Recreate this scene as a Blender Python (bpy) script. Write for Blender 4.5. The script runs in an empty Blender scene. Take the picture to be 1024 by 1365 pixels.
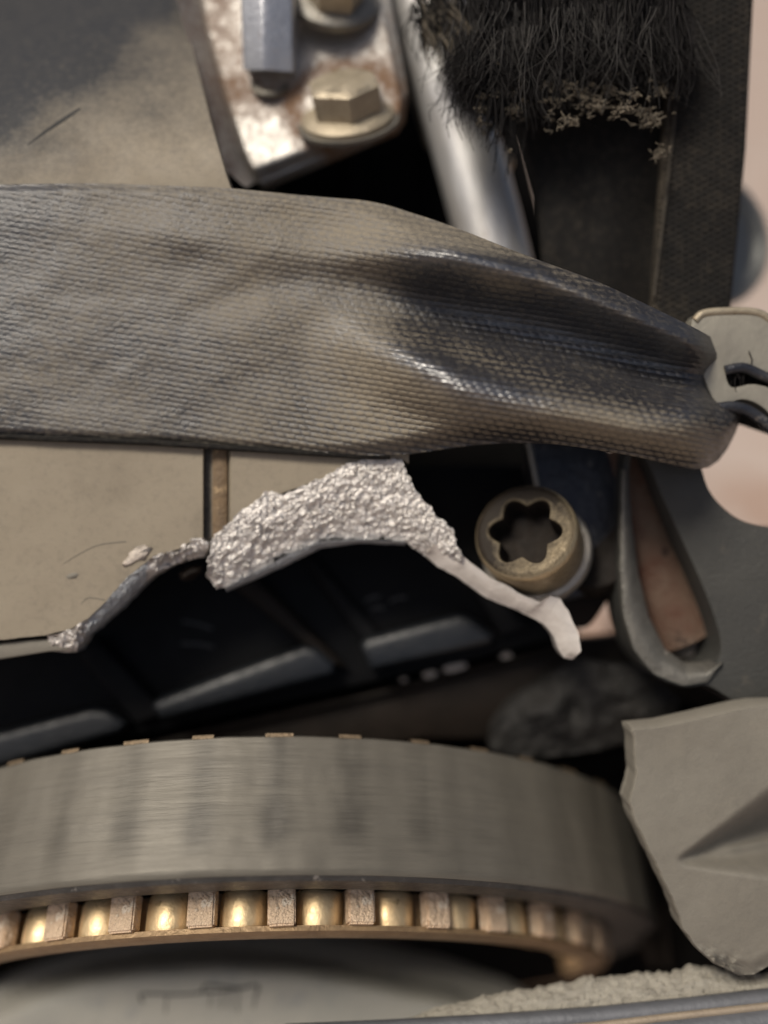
import bpy, bmesh, math, random
import numpy as np
from mathutils import Matrix, Vector

random.seed(7)
rng = np.random.default_rng(11)
SC = bpy.context.scene
COL = SC.collection

# ---------------------------------------------------------------- frame
# Everything is measured in a tilted working frame (x right, y up the picture,
# z towards the viewer); one unit of it is 0.146 mm, so the dusty webbing is 48 mm wide.
S = 0.000146
D = 1100.0                      # distance of the viewer from the torn edge
TILT = math.radians(50)
RIG = Matrix.Translation((0, 0, 0.45)) @ Matrix.Rotation(TILT, 4, 'X') @ Matrix.Scale(S, 4)

# ---------------------------------------------------------------- camera
cd = bpy.data.cameras.new('camera')
cam = bpy.data.objects.new('camera', cd)
COL.objects.link(cam)
cam.matrix_world = Matrix.Translation((0, 0, 0.45)) @ Matrix.Rotation(TILT, 4, 'X') @ Matrix.Translation((0, 0, D * S))
cd.sensor_fit = 'VERTICAL'
cd.sensor_height = 24.0
cd.lens = D / 1365.0 * 24.0
cd.clip_start = 0.004
cd.clip_end = 200.0
cd.dof.use_dof = True
cd.dof.focus_distance = (D - 55) * S
cd.dof.aperture_fstop = 1.8
SC.camera = cam

# ---------------------------------------------------------------- light
L = Vector((-0.40, 0.62, 0.68)).normalized()              # towards the sun, working frame
LW = (Matrix.Rotation(TILT, 3, 'X') @ L).normalized()
elev = math.asin(LW.z)
azim = math.atan2(LW.x, LW.y)
W = bpy.data.worlds.new('World')
SC.world = W
W.use_nodes = True
wn = W.node_tree
wn.nodes.clear()
sky = wn.nodes.new('ShaderNodeTexSky')
sky.sky_type = 'NISHITA'
sky.sun_disc = False
sky.sun_elevation = elev
sky.sun_rotation = azim
sky.air_density = 1.0
sky.dust_density = 6.0
sky.ozone_density = 1.0
bg = wn.nodes.new('ShaderNodeBackground')
bg.inputs['Strength'].default_value = 0.065
wo = wn.nodes.new('ShaderNodeOutputWorld')
wn.links.new(sky.outputs[0], bg.inputs[0])
wn.links.new(bg.outputs[0], wo.inputs[0])
sd = bpy.data.lights.new('sun', 'SUN')
sd.energy = 2.7
sd.angle = math.radians(16)
sd.color = (1.0, 0.93, 0.81)
sun = bpy.data.objects.new('sun', sd)
COL.objects.link(sun)
sun.matrix_world = LW.to_track_quat('Z', 'Y').to_matrix().to_4x4()
SC.view_settings.view_transform = 'Standard'
SC.view_settings.look = 'None'
SC.view_settings.exposure = 0.0
SC.view_settings.gamma = 1.0


# ---------------------------------------------------------------- maths helpers
def P(px, py, z=0.0):
    k = (D - z) / D
    return np.array([(px - 512.0) * k, (682.5 - py) * k, z])


def sstep(a, b, x):
    t = np.clip((np.asarray(x, float) - a) / (b - a), 0, 1)
    return t * t * (3 - 2 * t)


def _hash(ix, iy, seed):
    h = (ix.astype(np.int64) * 374761393 + iy.astype(np.int64) * 668265263 + seed * 1274126177) & 0xffffffff
    h = ((h ^ (h >> 13)) * 1274126177) & 0xffffffff
    return ((h ^ (h >> 16)) & 0xffff) / 65535.0


def vnoise(x, y, seed=0):
    x = np.asarray(x, float); y = np.asarray(y, float)
    ix = np.floor(x); iy = np.floor(y)
    fx = x - ix; fy = y - iy
    fx = fx * fx * (3 - 2 * fx); fy = fy * fy * (3 - 2 * fy)
    a = _hash(ix, iy, seed); b = _hash(ix + 1, iy, seed)
    c = _hash(ix, iy + 1, seed); d = _hash(ix + 1, iy + 1, seed)
    return (a * (1 - fx) + b * fx) * (1 - fy) + (c * (1 - fx) + d * fx) * fy - 0.5


def fbm(x, y, seed=0, octv=4):
    s = 0; a = 1.0
    for k in range(octv):
        s = s + a * vnoise(np.asarray(x) * 2 ** k, np.asarray(y) * 2 ** k, seed + k * 17)
        a *= 0.5
    return s


def resample(pts, n):
    pts = np.array(pts, float)
    d = np.r_[0, np.cumsum(np.linalg.norm(np.diff(pts, axis=0), axis=1))]
    t = np.linspace(0, d[-1], n)
    return np.stack([np.interp(t, d, pts[:, k]) for k in range(pts.shape[1])], 1)


def smooth_loop(pts, n=6, closed=True):
    pts = [np.array(p, float) for p in pts]
    m = len(pts); out = []
    rngk = range(m if closed else m - 1)
    for i in rngk:
        if closed:
            a, b, c, d = pts[i - 1], pts[i], pts[(i + 1) % m], pts[(i + 2) % m]
        else:
            a, b, c, d = pts[max(i - 1, 0)], pts[i], pts[i + 1], pts[min(i + 2, m - 1)]
        for k in range(n):
            t = k / n
            out.append(0.5 * ((2 * b) + (c - a) * t + (2 * a - 5 * b + 4 * c - d) * t * t + (3 * b - a - 3 * c + d) * t ** 3))
    if not closed:
        out.append(pts[-1])
    return out


# ---------------------------------------------------------------- materials
def mat(name, c1, c2=None, nscale=0.02, rough=0.6, rough2=None, metal=0.0, bump=0.15, bscale=0.25, bdist=1.0,
        c3=None, c3scale=0.08, c3at=0.62, c3w=0.06, attr=None, attr_col=None, attr_rough=None, detail=6, stretch=(1, 1, 1), spec=0.5, contrast=0.22,
        coat=0.0, attr_noise=0.5, attr_metal=None, attr_coat=0.0):
    m = bpy.data.materials.new(name)
    m.use_nodes = True
    nt = m.node_tree; nd = nt.nodes; lk = nt.links
    b = nd['Principled BSDF']
    tc = nd.new('ShaderNodeTexCoord')
    mp = nd.new('ShaderNodeMapping'); mp.inputs['Scale'].default_value = stretch
    lk.new(tc.outputs['Object'], mp.inputs['Vector'])

    def noise(sc, det=detail, rg=0.6):
        n = nd.new('ShaderNodeTexNoise'); n.inputs['Scale'].default_value = sc
        n.inputs['Detail'].default_value = det; n.inputs['Roughness'].default_value = rg
        lk.new(mp.outputs[0], n.inputs['Vector'])
        return n

    def mrange(src, a, c, x=0.0, y=1.0):
        r = nd.new('ShaderNodeMapRange'); r.inputs[1].default_value = a; r.inputs[2].default_value = c
        r.inputs[3].default_value = x; r.inputs[4].default_value = y
        lk.new(src, r.inputs[0]); return r.outputs[0]

    def mix(f, a, c):
        x = nd.new('ShaderNodeMix'); x.data_type = 'RGBA'
        if isinstance(f, float): x.inputs[0].default_value = f
        else: lk.new(f, x.inputs[0])
        for sock, v in ((x.inputs[6], a), (x.inputs[7], c)):
            if isinstance(v, tuple): sock.default_value = (*v, 1)
            else: lk.new(v, sock)
        return x.outputs[2]

    c2 = c2 or tuple(v * 0.75 for v in c1)
    n1 = noise(nscale)
    f1 = mrange(n1.outputs[0], 0.5 - contrast, 0.5 + contrast)
    col = mix(f1, c1, c2)
    if c3:
        n3 = noise(c3scale, 4, 0.65)
        f3 = mrange(n3.outputs[0], c3at, c3at + c3w)
        col = mix(f3, col, c3)
    rg = mrange(noise(nscale * 2.3).outputs[0], 0.3, 0.7, rough, rough2 if rough2 is not None else min(1, rough + 0.12))
    if attr:
        at = nd.new('ShaderNodeAttribute'); at.attribute_name = attr
        na = noise(0.11, 5, 0.7)
        ad = nd.new('ShaderNodeMath'); ad.operation = 'MULTIPLY_ADD'
        lk.new(mrange(na.outputs[0], 0.3, 0.7, -attr_noise, attr_noise), ad.inputs[0])
        ad.inputs[1].default_value = 1.0
        lk.new(at.outputs['Fac'], ad.inputs[2])
        fa = mrange(ad.outputs[0], 0.0, 1.0)
        col = mix(fa, col, attr_col)
        if attr_rough is not None:
            mx = nd.new('ShaderNodeMix'); mx.data_type = 'FLOAT'
            lk.new(fa, mx.inputs[0]); lk.new(rg, mx.inputs[2]); mx.inputs[3].default_value = attr_rough
            rg = mx.outputs[0]
        if attr_coat:
            ac = nd.new('ShaderNodeAttribute'); ac.attribute_name = 'rubbed'
            lk.new(mrange(ac.outputs['Fac'], 0.0, 1.0, 0.0, attr_coat), b.inputs['Coat Weight'])
            b.inputs['Coat Roughness'].default_value = 0.34
            b.inputs['Coat IOR'].default_value = 2.5
        if attr_metal is not None:
            lk.new(mrange(fa, 0, 1, metal, attr_metal), b.inputs['Metallic'])
    lk.new(col, b.inputs['Base Color'])
    lk.new(rg, b.inputs['Roughness'])
    if attr_metal is None or not attr:
        b.inputs['Metallic'].default_value = metal
    b.inputs['Specular IOR Level'].default_value = spec
    if not attr_coat: b.inputs['Coat Weight'].default_value = coat
    if bump:
        bp = nd.new('ShaderNodeBump'); bp.inputs['Strength'].default_value = bump
        bp.inputs['Distance'].default_value = bdist * S * 6
        nb = noise(bscale, 5, 0.6)
        lk.new(nb.outputs[0], bp.inputs['Height'])
        lk.new(bp.outputs[0], b.inputs['Normal'])
    return m


M = {}
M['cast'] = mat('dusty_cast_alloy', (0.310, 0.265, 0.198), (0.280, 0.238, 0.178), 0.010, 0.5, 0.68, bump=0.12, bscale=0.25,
                c3=(0.235, 0.20, 0.15), c3scale=0.012, c3at=0.55, c3w=0.25, attr='grime_shade', attr_col=(0.028, 0.029, 0.032), spec=0.3, attr_noise=0.16)
M['cast_grey'] = mat('grey_cast_alloy', (0.225, 0.207, 0.172), (0.185, 0.17, 0.142), 0.012, 0.55, 0.72, bump=0.15, bscale=0.25,
                     c3=(0.225, 0.205, 0.168), c3scale=0.02, c3at=0.55, c3w=0.3, spec=0.3, attr='grime_shade', attr_col=(0.04, 0.042, 0.045), attr_noise=0.08)
M['lower_cast'] = mat('powdery_cast_alloy', (0.30, 0.285, 0.25), (0.25, 0.245, 0.22), 0.01, 0.7, 0.85, bump=0.25, bscale=0.25, c3=(0.2, 0.2, 0.2), c3scale=0.02, c3at=0.58, c3w=0.2, spec=0.3)
M['fracture'] = mat('torn_bright_alloy', (0.80, 0.76, 0.72), (0.52, 0.49, 0.46), 0.028, 0.34, 0.5, metal=0.62, bump=0.35, bscale=0.3, bdist=1.0,
                    c3=(0.26, 0.23, 0.21), c3scale=0.07, c3at=0.60, c3w=0.08, stretch=(0.7, 1.6, 1.0))
M['shard'] = mat('clean_broken_alloy', (0.74, 0.69, 0.64), (0.58, 0.535, 0.49), 0.03, 0.42, 0.6, metal=0.3, bump=0.18, bscale=0.2, bdist=1.0)
M['cutlip'] = mat('smooth_torn_lip', (0.46, 0.48, 0.50), (0.34, 0.35, 0.36), 0.04, 0.42, 0.6, metal=0.5, bump=0.5, bscale=0.15, bdist=2)
M['rustrib'] = mat('brown_stained_seam', (0.23, 0.155, 0.085), (0.13, 0.09, 0.055), 0.03, 0.6, 0.8, bump=0.5, bscale=0.2, c3=(0.42, 0.30, 0.17), c3scale=0.05, c3at=0.6, c3w=0.1)
M['strap'] = mat('dusty_black_webbing', (0.022, 0.022, 0.026), (0.034, 0.033, 0.036), 0.05, 0.30, 0.42, bump=0.25, bscale=0.35,
                 attr='dust_shade', attr_col=(0.225, 0.190, 0.135), attr_rough=0.80, spec=0.9, attr_coat=0.9, attr_noise=0.3)
M['blackweb'] = mat('black_webbing', (0.010, 0.0095, 0.009), (0.017, 0.0155, 0.014), 0.03, 0.75, 0.85, bump=0.4, bscale=0.3, attr='dust_shade', attr_col=(0.085, 0.07, 0.052), spec=0.2, attr_noise=0.3)
M['greythread'] = mat('sheen_thread', (0.075, 0.07, 0.064), (0.03, 0.028, 0.027), 0.04, 0.8, bump=0)  # grey strands stand in for the sheen on the black threads
M['seam'] = mat('dusty_seam', (0.085, 0.072, 0.055), (0.03, 0.026, 0.021), 0.05, 0.9)
M['thread'] = mat('black_thread', (0.009, 0.0085, 0.009), (0.026, 0.023, 0.022), 0.03, 0.75, 0.85, bump=0, spec=0.2)
M['lint'] = mat('tan_lint', (0.25, 0.21, 0.155), (0.11, 0.093, 0.07), 0.06, 0.9, bump=0.5)
M['zinc'] = mat('rusty_zinc_plate', (0.50, 0.48, 0.455), (0.40, 0.38, 0.35), 0.02, 0.36, 0.52, metal=0.6, bump=0.3, bscale=0.1,
                attr='rust', attr_col=(0.20, 0.115, 0.065), attr_rough=0.85, attr_metal=0.0, attr_noise=0.5)
M['bolt_steel'] = mat('blue_white_zinc', (0.70, 0.71, 0.73), (0.56, 0.57, 0.60), 0.05, 0.28, 0.42, metal=0.7, bump=0.3, bscale=0.15, c3=(0.25, 0.18, 0.12), c3scale=0.04, c3at=0.64, c3w=0.08)
M['bolt_tan'] = mat('yellow_zinc', (0.47, 0.405, 0.30), (0.36, 0.305, 0.22), 0.04, 0.42, 0.6, metal=0.5, bump=0.3, bscale=0.15, c3=(0.20, 0.14, 0.08), c3scale=0.05, c3at=0.63, c3w=0.08)
M['bolt_dark'] = mat('dull_steel', (0.16, 0.155, 0.145), (0.26, 0.24, 0.20), 0.03, 0.4, 0.6, metal=0.7, bump=0.3, bscale=0.15)
M['rod'] = mat('polished_rod', (0.70, 0.70, 0.70), (0.48, 0.46, 0.43), 0.02, 0.34, 0.5, metal=0.6, bump=0.2, bscale=0.06, stretch=(1, 0.25, 1), c3=(0.30, 0.22, 0.15), c3scale=0.03, c3at=0.60, c3w=0.12)
M['torx'] = mat('aged_brass_coloured_steel', (0.50, 0.41, 0.27), (0.36, 0.285, 0.18), 0.035, 0.28, 0.45, metal=0.75, bump=0.35, bscale=0.12,
                attr='grime_shade', attr_col=(0.022, 0.016, 0.011), attr_rough=0.6, attr_noise=0.14, attr_metal=0.0, spec=0.2)
M['torxrec'] = mat('dark_recess', (0.012, 0.0095, 0.008), (0.026, 0.019, 0.014), 0.06, 0.6, 0.8, bump=0.4, bscale=0.1, spec=0.2)  # recess colour darker than the bolt head
M['washer'] = mat('grey_steel', (0.40, 0.37, 0.33), (0.28, 0.26, 0.23), 0.04, 0.35, 0.5, metal=0.7, bump=0.3, bscale=0.15)
M['bluesteel'] = mat('oily_blue_black_steel', (0.030, 0.034, 0.046), (0.065, 0.066, 0.072), 0.03, 0.28, 0.45, metal=0.5, bump=0.5, bscale=0.08, c3=(0.16, 0.15, 0.14), c3scale=0.05, c3at=0.6, c3w=0.1)
M['olive'] = mat('dull_olive_grey_plate', (0.062, 0.061, 0.055), (0.046, 0.046, 0.043), 0.015, 0.55, 0.7, metal=0.2, bump=0.3, bscale=0.2, c3=(0.12, 0.105, 0.085), c3scale=0.02, c3at=0.64, c3w=0.2)
M['worn'] = mat('worn_plate_edge', (0.19, 0.18, 0.158), (0.12, 0.115, 0.102), 0.03, 0.45, 0.6, metal=0.4, bump=0.4, bscale=0.15, c3=(0.32, 0.29, 0.25), c3scale=0.06, c3at=0.62, c3w=0.08)
M['rust'] = mat('rust_brown', (0.085, 0.030, 0.016), (0.15, 0.108, 0.076), 0.018, 0.7, 0.85, bump=0.6, bscale=0.15, c3=(0.045, 0.025, 0.018), c3scale=0.025, c3at=0.58, c3w=0.08)
M['cover'] = mat('oily_black_casting', (0.005, 0.0052, 0.006), (0.009, 0.009, 0.0095), 0.02, 0.5, 0.65, bump=0.3, bscale=0.12, spec=0.12)
M['pad'] = mat('satin_black_bar', (0.008, 0.0095, 0.012), (0.013, 0.015, 0.018), 0.03, 0.32, 0.46, bump=0.3, bscale=0.14, spec=0.6)
M['brownblack'] = mat('greasy_brown_black', (0.010, 0.0075, 0.0055), (0.017, 0.012, 0.009), 0.02, 0.5, 0.7, bump=0.5, bscale=0.1, spec=0.2)
M['block'] = mat('greasy_black_iron', (0.004, 0.004, 0.0042), (0.008, 0.0072, 0.0068), 0.015, 0.6, 0.8, bump=0.6, bscale=0.06, spec=0.08)
M['rubber'] = mat('dusty_black_rubber', (0.016, 0.0155, 0.015), (0.030, 0.028, 0.026), 0.02, 0.7, 0.85, bump=0.6, bscale=0.09, spec=0.3)
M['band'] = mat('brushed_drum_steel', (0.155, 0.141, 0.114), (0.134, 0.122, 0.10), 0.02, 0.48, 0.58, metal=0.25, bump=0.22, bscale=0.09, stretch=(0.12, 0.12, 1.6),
                attr='reflect_stripe', attr_col=(0.06, 0.054, 0.044), attr_rough=0.5, attr_noise=0.22)
M['bandlip'] = mat('dark_drum_lip', (0.045, 0.043, 0.042), (0.08, 0.075, 0.07), 0.03, 0.4, 0.6, metal=0.4, bump=0.4, bscale=0.12, c3=(0.22, 0.2, 0.18), c3scale=0.07, c3at=0.66, c3w=0.05)
M['tip'] = mat('worn_copper_tip', (0.24, 0.175, 0.11), (0.17, 0.13, 0.085), 0.05, 0.4, 0.6, metal=0.6, bump=0.4, bscale=0.15)
M['tooth'] = mat('scuffed_bronze_block', (0.86, 0.66, 0.47), (0.66, 0.49, 0.34), 0.05, 0.40, 0.6, metal=0.45, bump=0.8, bscale=0.10, bdist=2.5, c3=(0.95, 0.82, 0.66), c3scale=0.06, c3at=0.57, c3w=0.06)
M['roller'] = mat('golden_roller', (0.90, 0.70, 0.42), (0.74, 0.54, 0.30), 0.05, 0.42, 0.55, metal=0.75, bump=0.25, bscale=0.08, c3=(0.40, 0.27, 0.13), c3scale=0.06, c3at=0.62, c3w=0.1)
M['cage'] = mat('brown_bronze_cage', (0.36, 0.25, 0.14), (0.24, 0.16, 0.09), 0.04, 0.45, 0.6, metal=0.5, bump=0.4, bscale=0.12)
M['cream'] = mat('worn_cream_steel', (0.36, 0.335, 0.275), (0.27, 0.25, 0.21), 0.02, 0.4, 0.55, metal=0.3, bump=0.2, bscale=0.1)
M['disc'] = mat('grey_pulley_metal', (0.22, 0.225, 0.21), (0.15, 0.155, 0.15), 0.02, 0.35, 0.5, metal=0.5, bump=0.2, bscale=0.08)
M['gasket'] = mat('crumbled_pale_edge', (0.36, 0.335, 0.28), (0.26, 0.24, 0.20), 0.04, 0.75, 0.9, bump=0.4, bscale=0.16, bdist=1.5, c3=(0.2, 0.18, 0.15), c3scale=0.05, c3at=0.63, c3w=0.1)
M['rail'] = mat('blue_grey_rail', (0.16, 0.165, 0.18), (0.12, 0.125, 0.135), 0.02, 0.45, 0.6, metal=0.3, bump=0.2, bscale=0.15)
M['railtan'] = mat('tan_rail_edge', (0.36, 0.29, 0.21), (0.26, 0.21, 0.16), 0.03, 0.5, 0.65, metal=0.2, bump=0.2)
M['chip'] = mat('pale_metal_chip', (0.66, 0.58, 0.50), (0.52, 0.45, 0.38), 0.05, 0.5, bump=0.5)
M['mark'] = mat('grey_embossing', (0.055, 0.055, 0.055), None, 0.05, 0.5, bump=0.2)
M['line'] = mat('scored_line', (0.10, 0.095, 0.085), (0.16, 0.15, 0.13), 0.1, 0.7, bump=0.2)
M['scribe'] = mat('scribed_line', (0.03, 0.03, 0.03), (0.05, 0.048, 0.045), 0.1, 0.8, bump=0)
M['ground'] = mat('pinkish_concrete', (0.46, 0.375, 0.325), (0.38, 0.30, 0.255), 0.0008, 0.85, bump=0.3, bscale=0.01, c3=(0.30, 0.17, 0.11), c3scale=0.0012, c3at=0.56, c3w=0.1)


# ---------------------------------------------------------------- object helpers
def tag(o, label, cat, group=None, kind=None):
    if label: o['label'] = label
    if cat: o['category'] = cat
    if group: o['group'] = group
    if kind: o['kind'] = kind


class Root:
    """An Empty at the thing's base; meshes given in working-frame units are parented to it."""
    def __init__(self, name, base, label, cat, group=None, rot=None):
        self.base = np.array(base, float)
        self.rot = rot
        o = bpy.data.objects.new(name, None)
        COL.objects.link(o)
        m = RIG @ Matrix.Translation(Vector(self.base))
        if rot is not None: m = m @ rot
        o.matrix_world = m
        o.empty_display_size = 10
        tag(o, label, cat, group)
        self.o = o


def link_mesh(name, me, material, root, parent=None, label=None, kind=None, local=False):
    """root: Root (mesh becomes a part) or ('top', base) for a top-level mesh."""
    o = bpy.data.objects.new(name, me)
    me.name = name
    if material: me.materials.append(material)
    COL.objects.link(o)
    if isinstance(root, Root):
        if not local:
            t = Matrix.Translation(-Vector(root.base))
            if root.rot is not None: t = root.rot.inverted() @ t
            me.transform(t)
        o.parent = parent or root.o
    else:
        me.transform(Matrix.Translation(-Vector(root)))
        o.matrix_world = RIG @ Matrix.Translation(Vector(root))
    if label: o['label'] = label
    if kind: o['kind'] = kind
    return o


def finish(me, angle=40):
    bm = bmesh.new(); bm.from_mesh(me)
    bmesh.ops.recalc_face_normals(bm, faces=bm.faces)
    bm.to_mesh(me); bm.free()
    me.shade_smooth()
    me.set_sharp_from_angle(angle=math.radians(angle))
    return me


def grid_mesh(G, back=None, attr=None, avals=None, angle=60, closed_u=False):
    """G [nu,nv,3]; back: offset vector or an array like G -> closed solid."""
    nu, nv = G.shape[:2]
    idx = np.arange(nu * nv).reshape(nu, nv)
    q = np.stack([idx[:-1, :-1], idx[1:, :-1], idx[1:, 1:], idx[:-1, 1:]], -1).reshape(-1, 4)
    if closed_u:
        q2 = np.stack([idx[-1, :-1], idx[0, :-1], idx[0, 1:], idx[-1, 1:]], -1).reshape(-1, 4)
        q = np.concatenate([q, q2])
    V = G.reshape(-1, 3)
    if back is not None:
        B = (G + np.asarray(back, float)).reshape(-1, 3) if np.ndim(back) == 1 else np.asarray(back).reshape(-1, 3)
        n = nu * nv
        ring = np.concatenate([idx[:, 0], idx[-1, 1:], idx[-2::-1, -1], idx[0, -2:0:-1]])
        r2 = np.roll(ring, -1)
        side = np.stack([ring, ring + n, r2 + n, r2], -1)
        q = np.concatenate([q, q[:, ::-1] + n, side])
        V = np.concatenate([V, B])
    me = bpy.data.meshes.new('m')
    me.vertices.add(len(V)); me.vertices.foreach_set('co', V.astype(np.float32).ravel())
    me.loops.add(q.size); me.loops.foreach_set('vertex_index', q.astype(np.int32).ravel())
    me.polygons.add(len(q))
    me.polygons.foreach_set('loop_start', np.arange(0, q.size, 4, dtype=np.int32))
    me.update(calc_edges=True); me.validate()
    if attr:
        a = me.attributes.new(attr, 'FLOAT', 'POINT')
        v = np.asarray(avals, np.float32).ravel()
        if back is not None: v = np.concatenate([v, v])
        a.data.foreach_set('value', v)
    me.shade_smooth()
    me.set_sharp_from_angle(angle=math.radians(angle))
    return me


def plate_mesh(outline, z=0, thick=20, bevel=2.5, holes=(), seg=2, zf=None, wob=0.0):
    """Outline (px) read at depth z, extruded straight back by thick; edges bevelled."""
    bm = bmesh.new()
    loops = [outline] + list(holes)
    edges = []
    for lp in loops:
        vs = []
        for (px, py) in lp:
            zz = zf(px, py) if zf else z
            p = P(px, py, zz)
            if wob: p = p + np.array([random.uniform(-wob, wob), random.uniform(-wob, wob), 0])
            vs.append(bm.verts.new(p))
        for i in range(len(vs)):
            edges.append(bm.edges.new((vs[i], vs[(i + 1) % len(vs)])))
    if holes:
        bmesh.ops.triangle_fill(bm, use_beauty=True, use_dissolve=False, edges=edges)
    else:
        bm.faces.new([e.verts[0] for e in []] or list(bm.verts))
    bmesh.ops.recalc_face_normals(bm, faces=bm.faces)
    front = list(bm.faces)
    r = bmesh.ops.extrude_face_region(bm, geom=front)
    nv = [v for v in r['geom'] if isinstance(v, bmesh.types.BMVert)]
    bmesh.ops.translate(bm, verts=nv, vec=(0, 0, -thick))
    bm.faces.ensure_lookup_table()
    bmesh.ops.recalc_face_normals(bm, faces=bm.faces)
    if bevel:
        es = [e for e in bm.edges if len(e.link_faces) == 2 and e.calc_face_angle(0) > 1.0
              and abs(e.verts[0].co.z - e.verts[1].co.z) < thick * 0.6]
        bmesh.ops.bevel(bm, geom=es, offset=bevel, segments=seg, affect='EDGES', profile=0.5, clamp_overlap=True)
    me = bpy.data.meshes.new('m')
    bm.to_mesh(me); bm.free()
    me.shade_smooth(); me.set_sharp_from_angle(angle=math.radians(35))
    return me


def tube_mesh(path, rad, sides=12, caps=True, squash=1.0):
    path = [np.array(p, float) for p in path]
    n = len(path)
    rad = [rad] * n if np.isscalar(rad) else list(rad)
    V = []; F = []
    up = np.array([0.0, 0.0, 1.0])
    for i in range(n):
        t = path[min(i + 1, n - 1)] - path[max(i - 1, 0)]
        t = t / (np.linalg.norm(t) + 1e-9)
        u = np.cross(t, up)
        if np.linalg.norm(u) < 1e-3: u = np.cross(t, [0, 1.0, 0])
        u /= np.linalg.norm(u); w = np.cross(u, t)
        for k in range(sides):
            a = 2 * math.pi * k / sides
            V.append(path[i] + rad[i] * (math.cos(a) * u + squash * math.sin(a) * w))
    for i in range(n - 1):
        for k in range(sides):
            a = i * sides + k; b = i * sides + (k + 1) % sides
            F.append((a, b, b + sides, a + sides))
    if caps:
        F.append(tuple(range(sides))[::-1]); F.append(tuple((n - 1) * sides + k for k in range(sides)))
    me = bpy.data.meshes.new('m')
    me.from_pydata([tuple(v) for v in V], [], F)
    return finish(me, 45)


def frame_from_axis(a, hint=(0, 1, 0)):
    a = np.array(a, float); a /= np.linalg.norm(a)
    x = np.cross(hint, a); x /= np.linalg.norm(x)
    y = np.cross(a, x)
    return x, y, a


def lathe_mesh(c, axis, prof, n=48, hint=(0, 1, 0), shape=None, attr=None, afun=None, angle=35, cap0=True, cap1=True):
    """prof: list of (radius, height along axis). shape(theta)-> radius factor."""
    x, y, a = frame_from_axis(axis, hint)
    c = np.array(c, float)
    V = []; F = []; A = []
    for j, (r, h) in enumerate(prof):
        for k in range(n):
            th = 2 * math.pi * k / n
            f = shape(th, j) if shape else 1.0
            V.append(tuple(c + a * h + r * f * (math.cos(th) * x + math.sin(th) * y)))
            A.append(afun(th, j) if afun else 0)
    for j in range(len(prof) - 1):
        for k in range(n):
            p = j * n + k; q = j * n + (k + 1) % n
            F.append((p, q, q + n, p + n))
    if cap0: F.append(tuple(range(n))[::-1])
    if cap1: F.append(tuple((len(prof) - 1) * n + k for k in range(n)))
    me = bpy.data.meshes.new('m')
    me.from_pydata(V, [], F)
    finish(me, angle)
    if attr:
        at = me.attributes.new(attr, 'FLOAT', 'POINT'); at.data.foreach_set('value', np.array(A, np.float32))
    return me


def hexf(th, r=1.0):
    k = math.pi / 3
    t = (th % k) - k / 2
    return math.cos(k / 2) / math.cos(t)


def blob_mesh(px, py, z, rx, ry, rz, seed, amp=0.25, n=10, rot=0.0):
    bm = bmesh.new()
    bmesh.ops.create_icosphere(bm, subdivisions=2 if n < 12 else 3, radius=1.0)
    c = P(px, py, z)
    for v in bm.verts:
        p = np.array(v.co)
        f = 1 + amp * 2 * float(vnoise(p[0] * 1.7 + seed * 3.1, p[1] * 1.7 + p[2] * 2.3, seed))
        p = p * f * np.array([rx, ry, rz])
        ca, sa = math.cos(rot), math.sin(rot)
        v.co = c + np.array([ca * p[0] - sa * p[1], sa * p[0] + ca * p[1], p[2]])
    me = bpy.data.meshes.new('m'); bm.to_mesh(me); bm.free(); me.shade_smooth()
    return me


def join_meshes(meshes):
    V = []; F = []
    for me in meshes:
        o = len(V)
        V += [tuple(v.co) for v in me.vertices]
        F += [tuple(i + o for i in p.vertices) for p in me.polygons]
        bpy.data.meshes.remove(me)
    m = bpy.data.meshes.new('m'); m.from_pydata(V, [], F); m.shade_smooth()
    return m


# ================================================================ SETTING
# ground far below, seen blurred past the right edge
gz = -0.0
gm = bpy.data.meshes.new('ground')
gs = 60.0
gm.from_pydata([(-gs, -gs, gz), (gs, -gs, gz), (gs, gs, gz), (-gs, gs, gz)], [], [(0, 1, 2, 3)])
gm.transform(Matrix.Scale(1 / S, 4))
go = bpy.data.objects.new('ground', gm); gm.materials.append(M['ground']); COL.objects.link(go)
go.scale = (S, S, S)
go['kind'] = 'structure'

# ================================================================ ENGINE BLOCK (dark body behind everything)
blk = Root('engine_block', P(300, 500, -420), 'greasy black engine block filling the dark gaps behind the straps and bolts', 'engine')
link_mesh('block_face', plate_mesh([(-420, -300), (690, -300), (700, 180), (735, 330), (772, 600), (772, 900), (880, 930), (980, 960), (980, 1010), (-420, 1010)],
                                   -330, 500, 14), M['block'], blk)
link_mesh('added_side_wall', grid_mesh(np.array([[[520 + 12 * k, y, z] for y in np.linspace(-285, -1300, 12)] for k, z in enumerate(np.linspace(-140, -1180, 10))]), np.array([60, 0, 0.0])), M['block'], blk)  # added wall, keeps skylight off the drum's right end
link_mesh('inner_wall', plate_mesh([(-420, 820), (1180, 905), (1300, 1700), (-420, 1700)], -1250, 60, 8), M['block'], blk)
for (x0, x1) in ((380, 402), (455, 480), (562, 590)):
    link_mesh('casting_rib', plate_mesh([(x0, 130), (x1, 120), (x1 + 20, 420), (x0 + 20, 420)], -300, 40, 6), M['block'], blk)
for (x, w) in ((862, 7), (882, 6)):
    link_mesh('side_rib', plate_mesh([(x, 1215), (x + w, 1215), (x + w + 8, 1290), (x + 6, 1290)], -330, 60, 2), M['brownblack'], blk)

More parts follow.
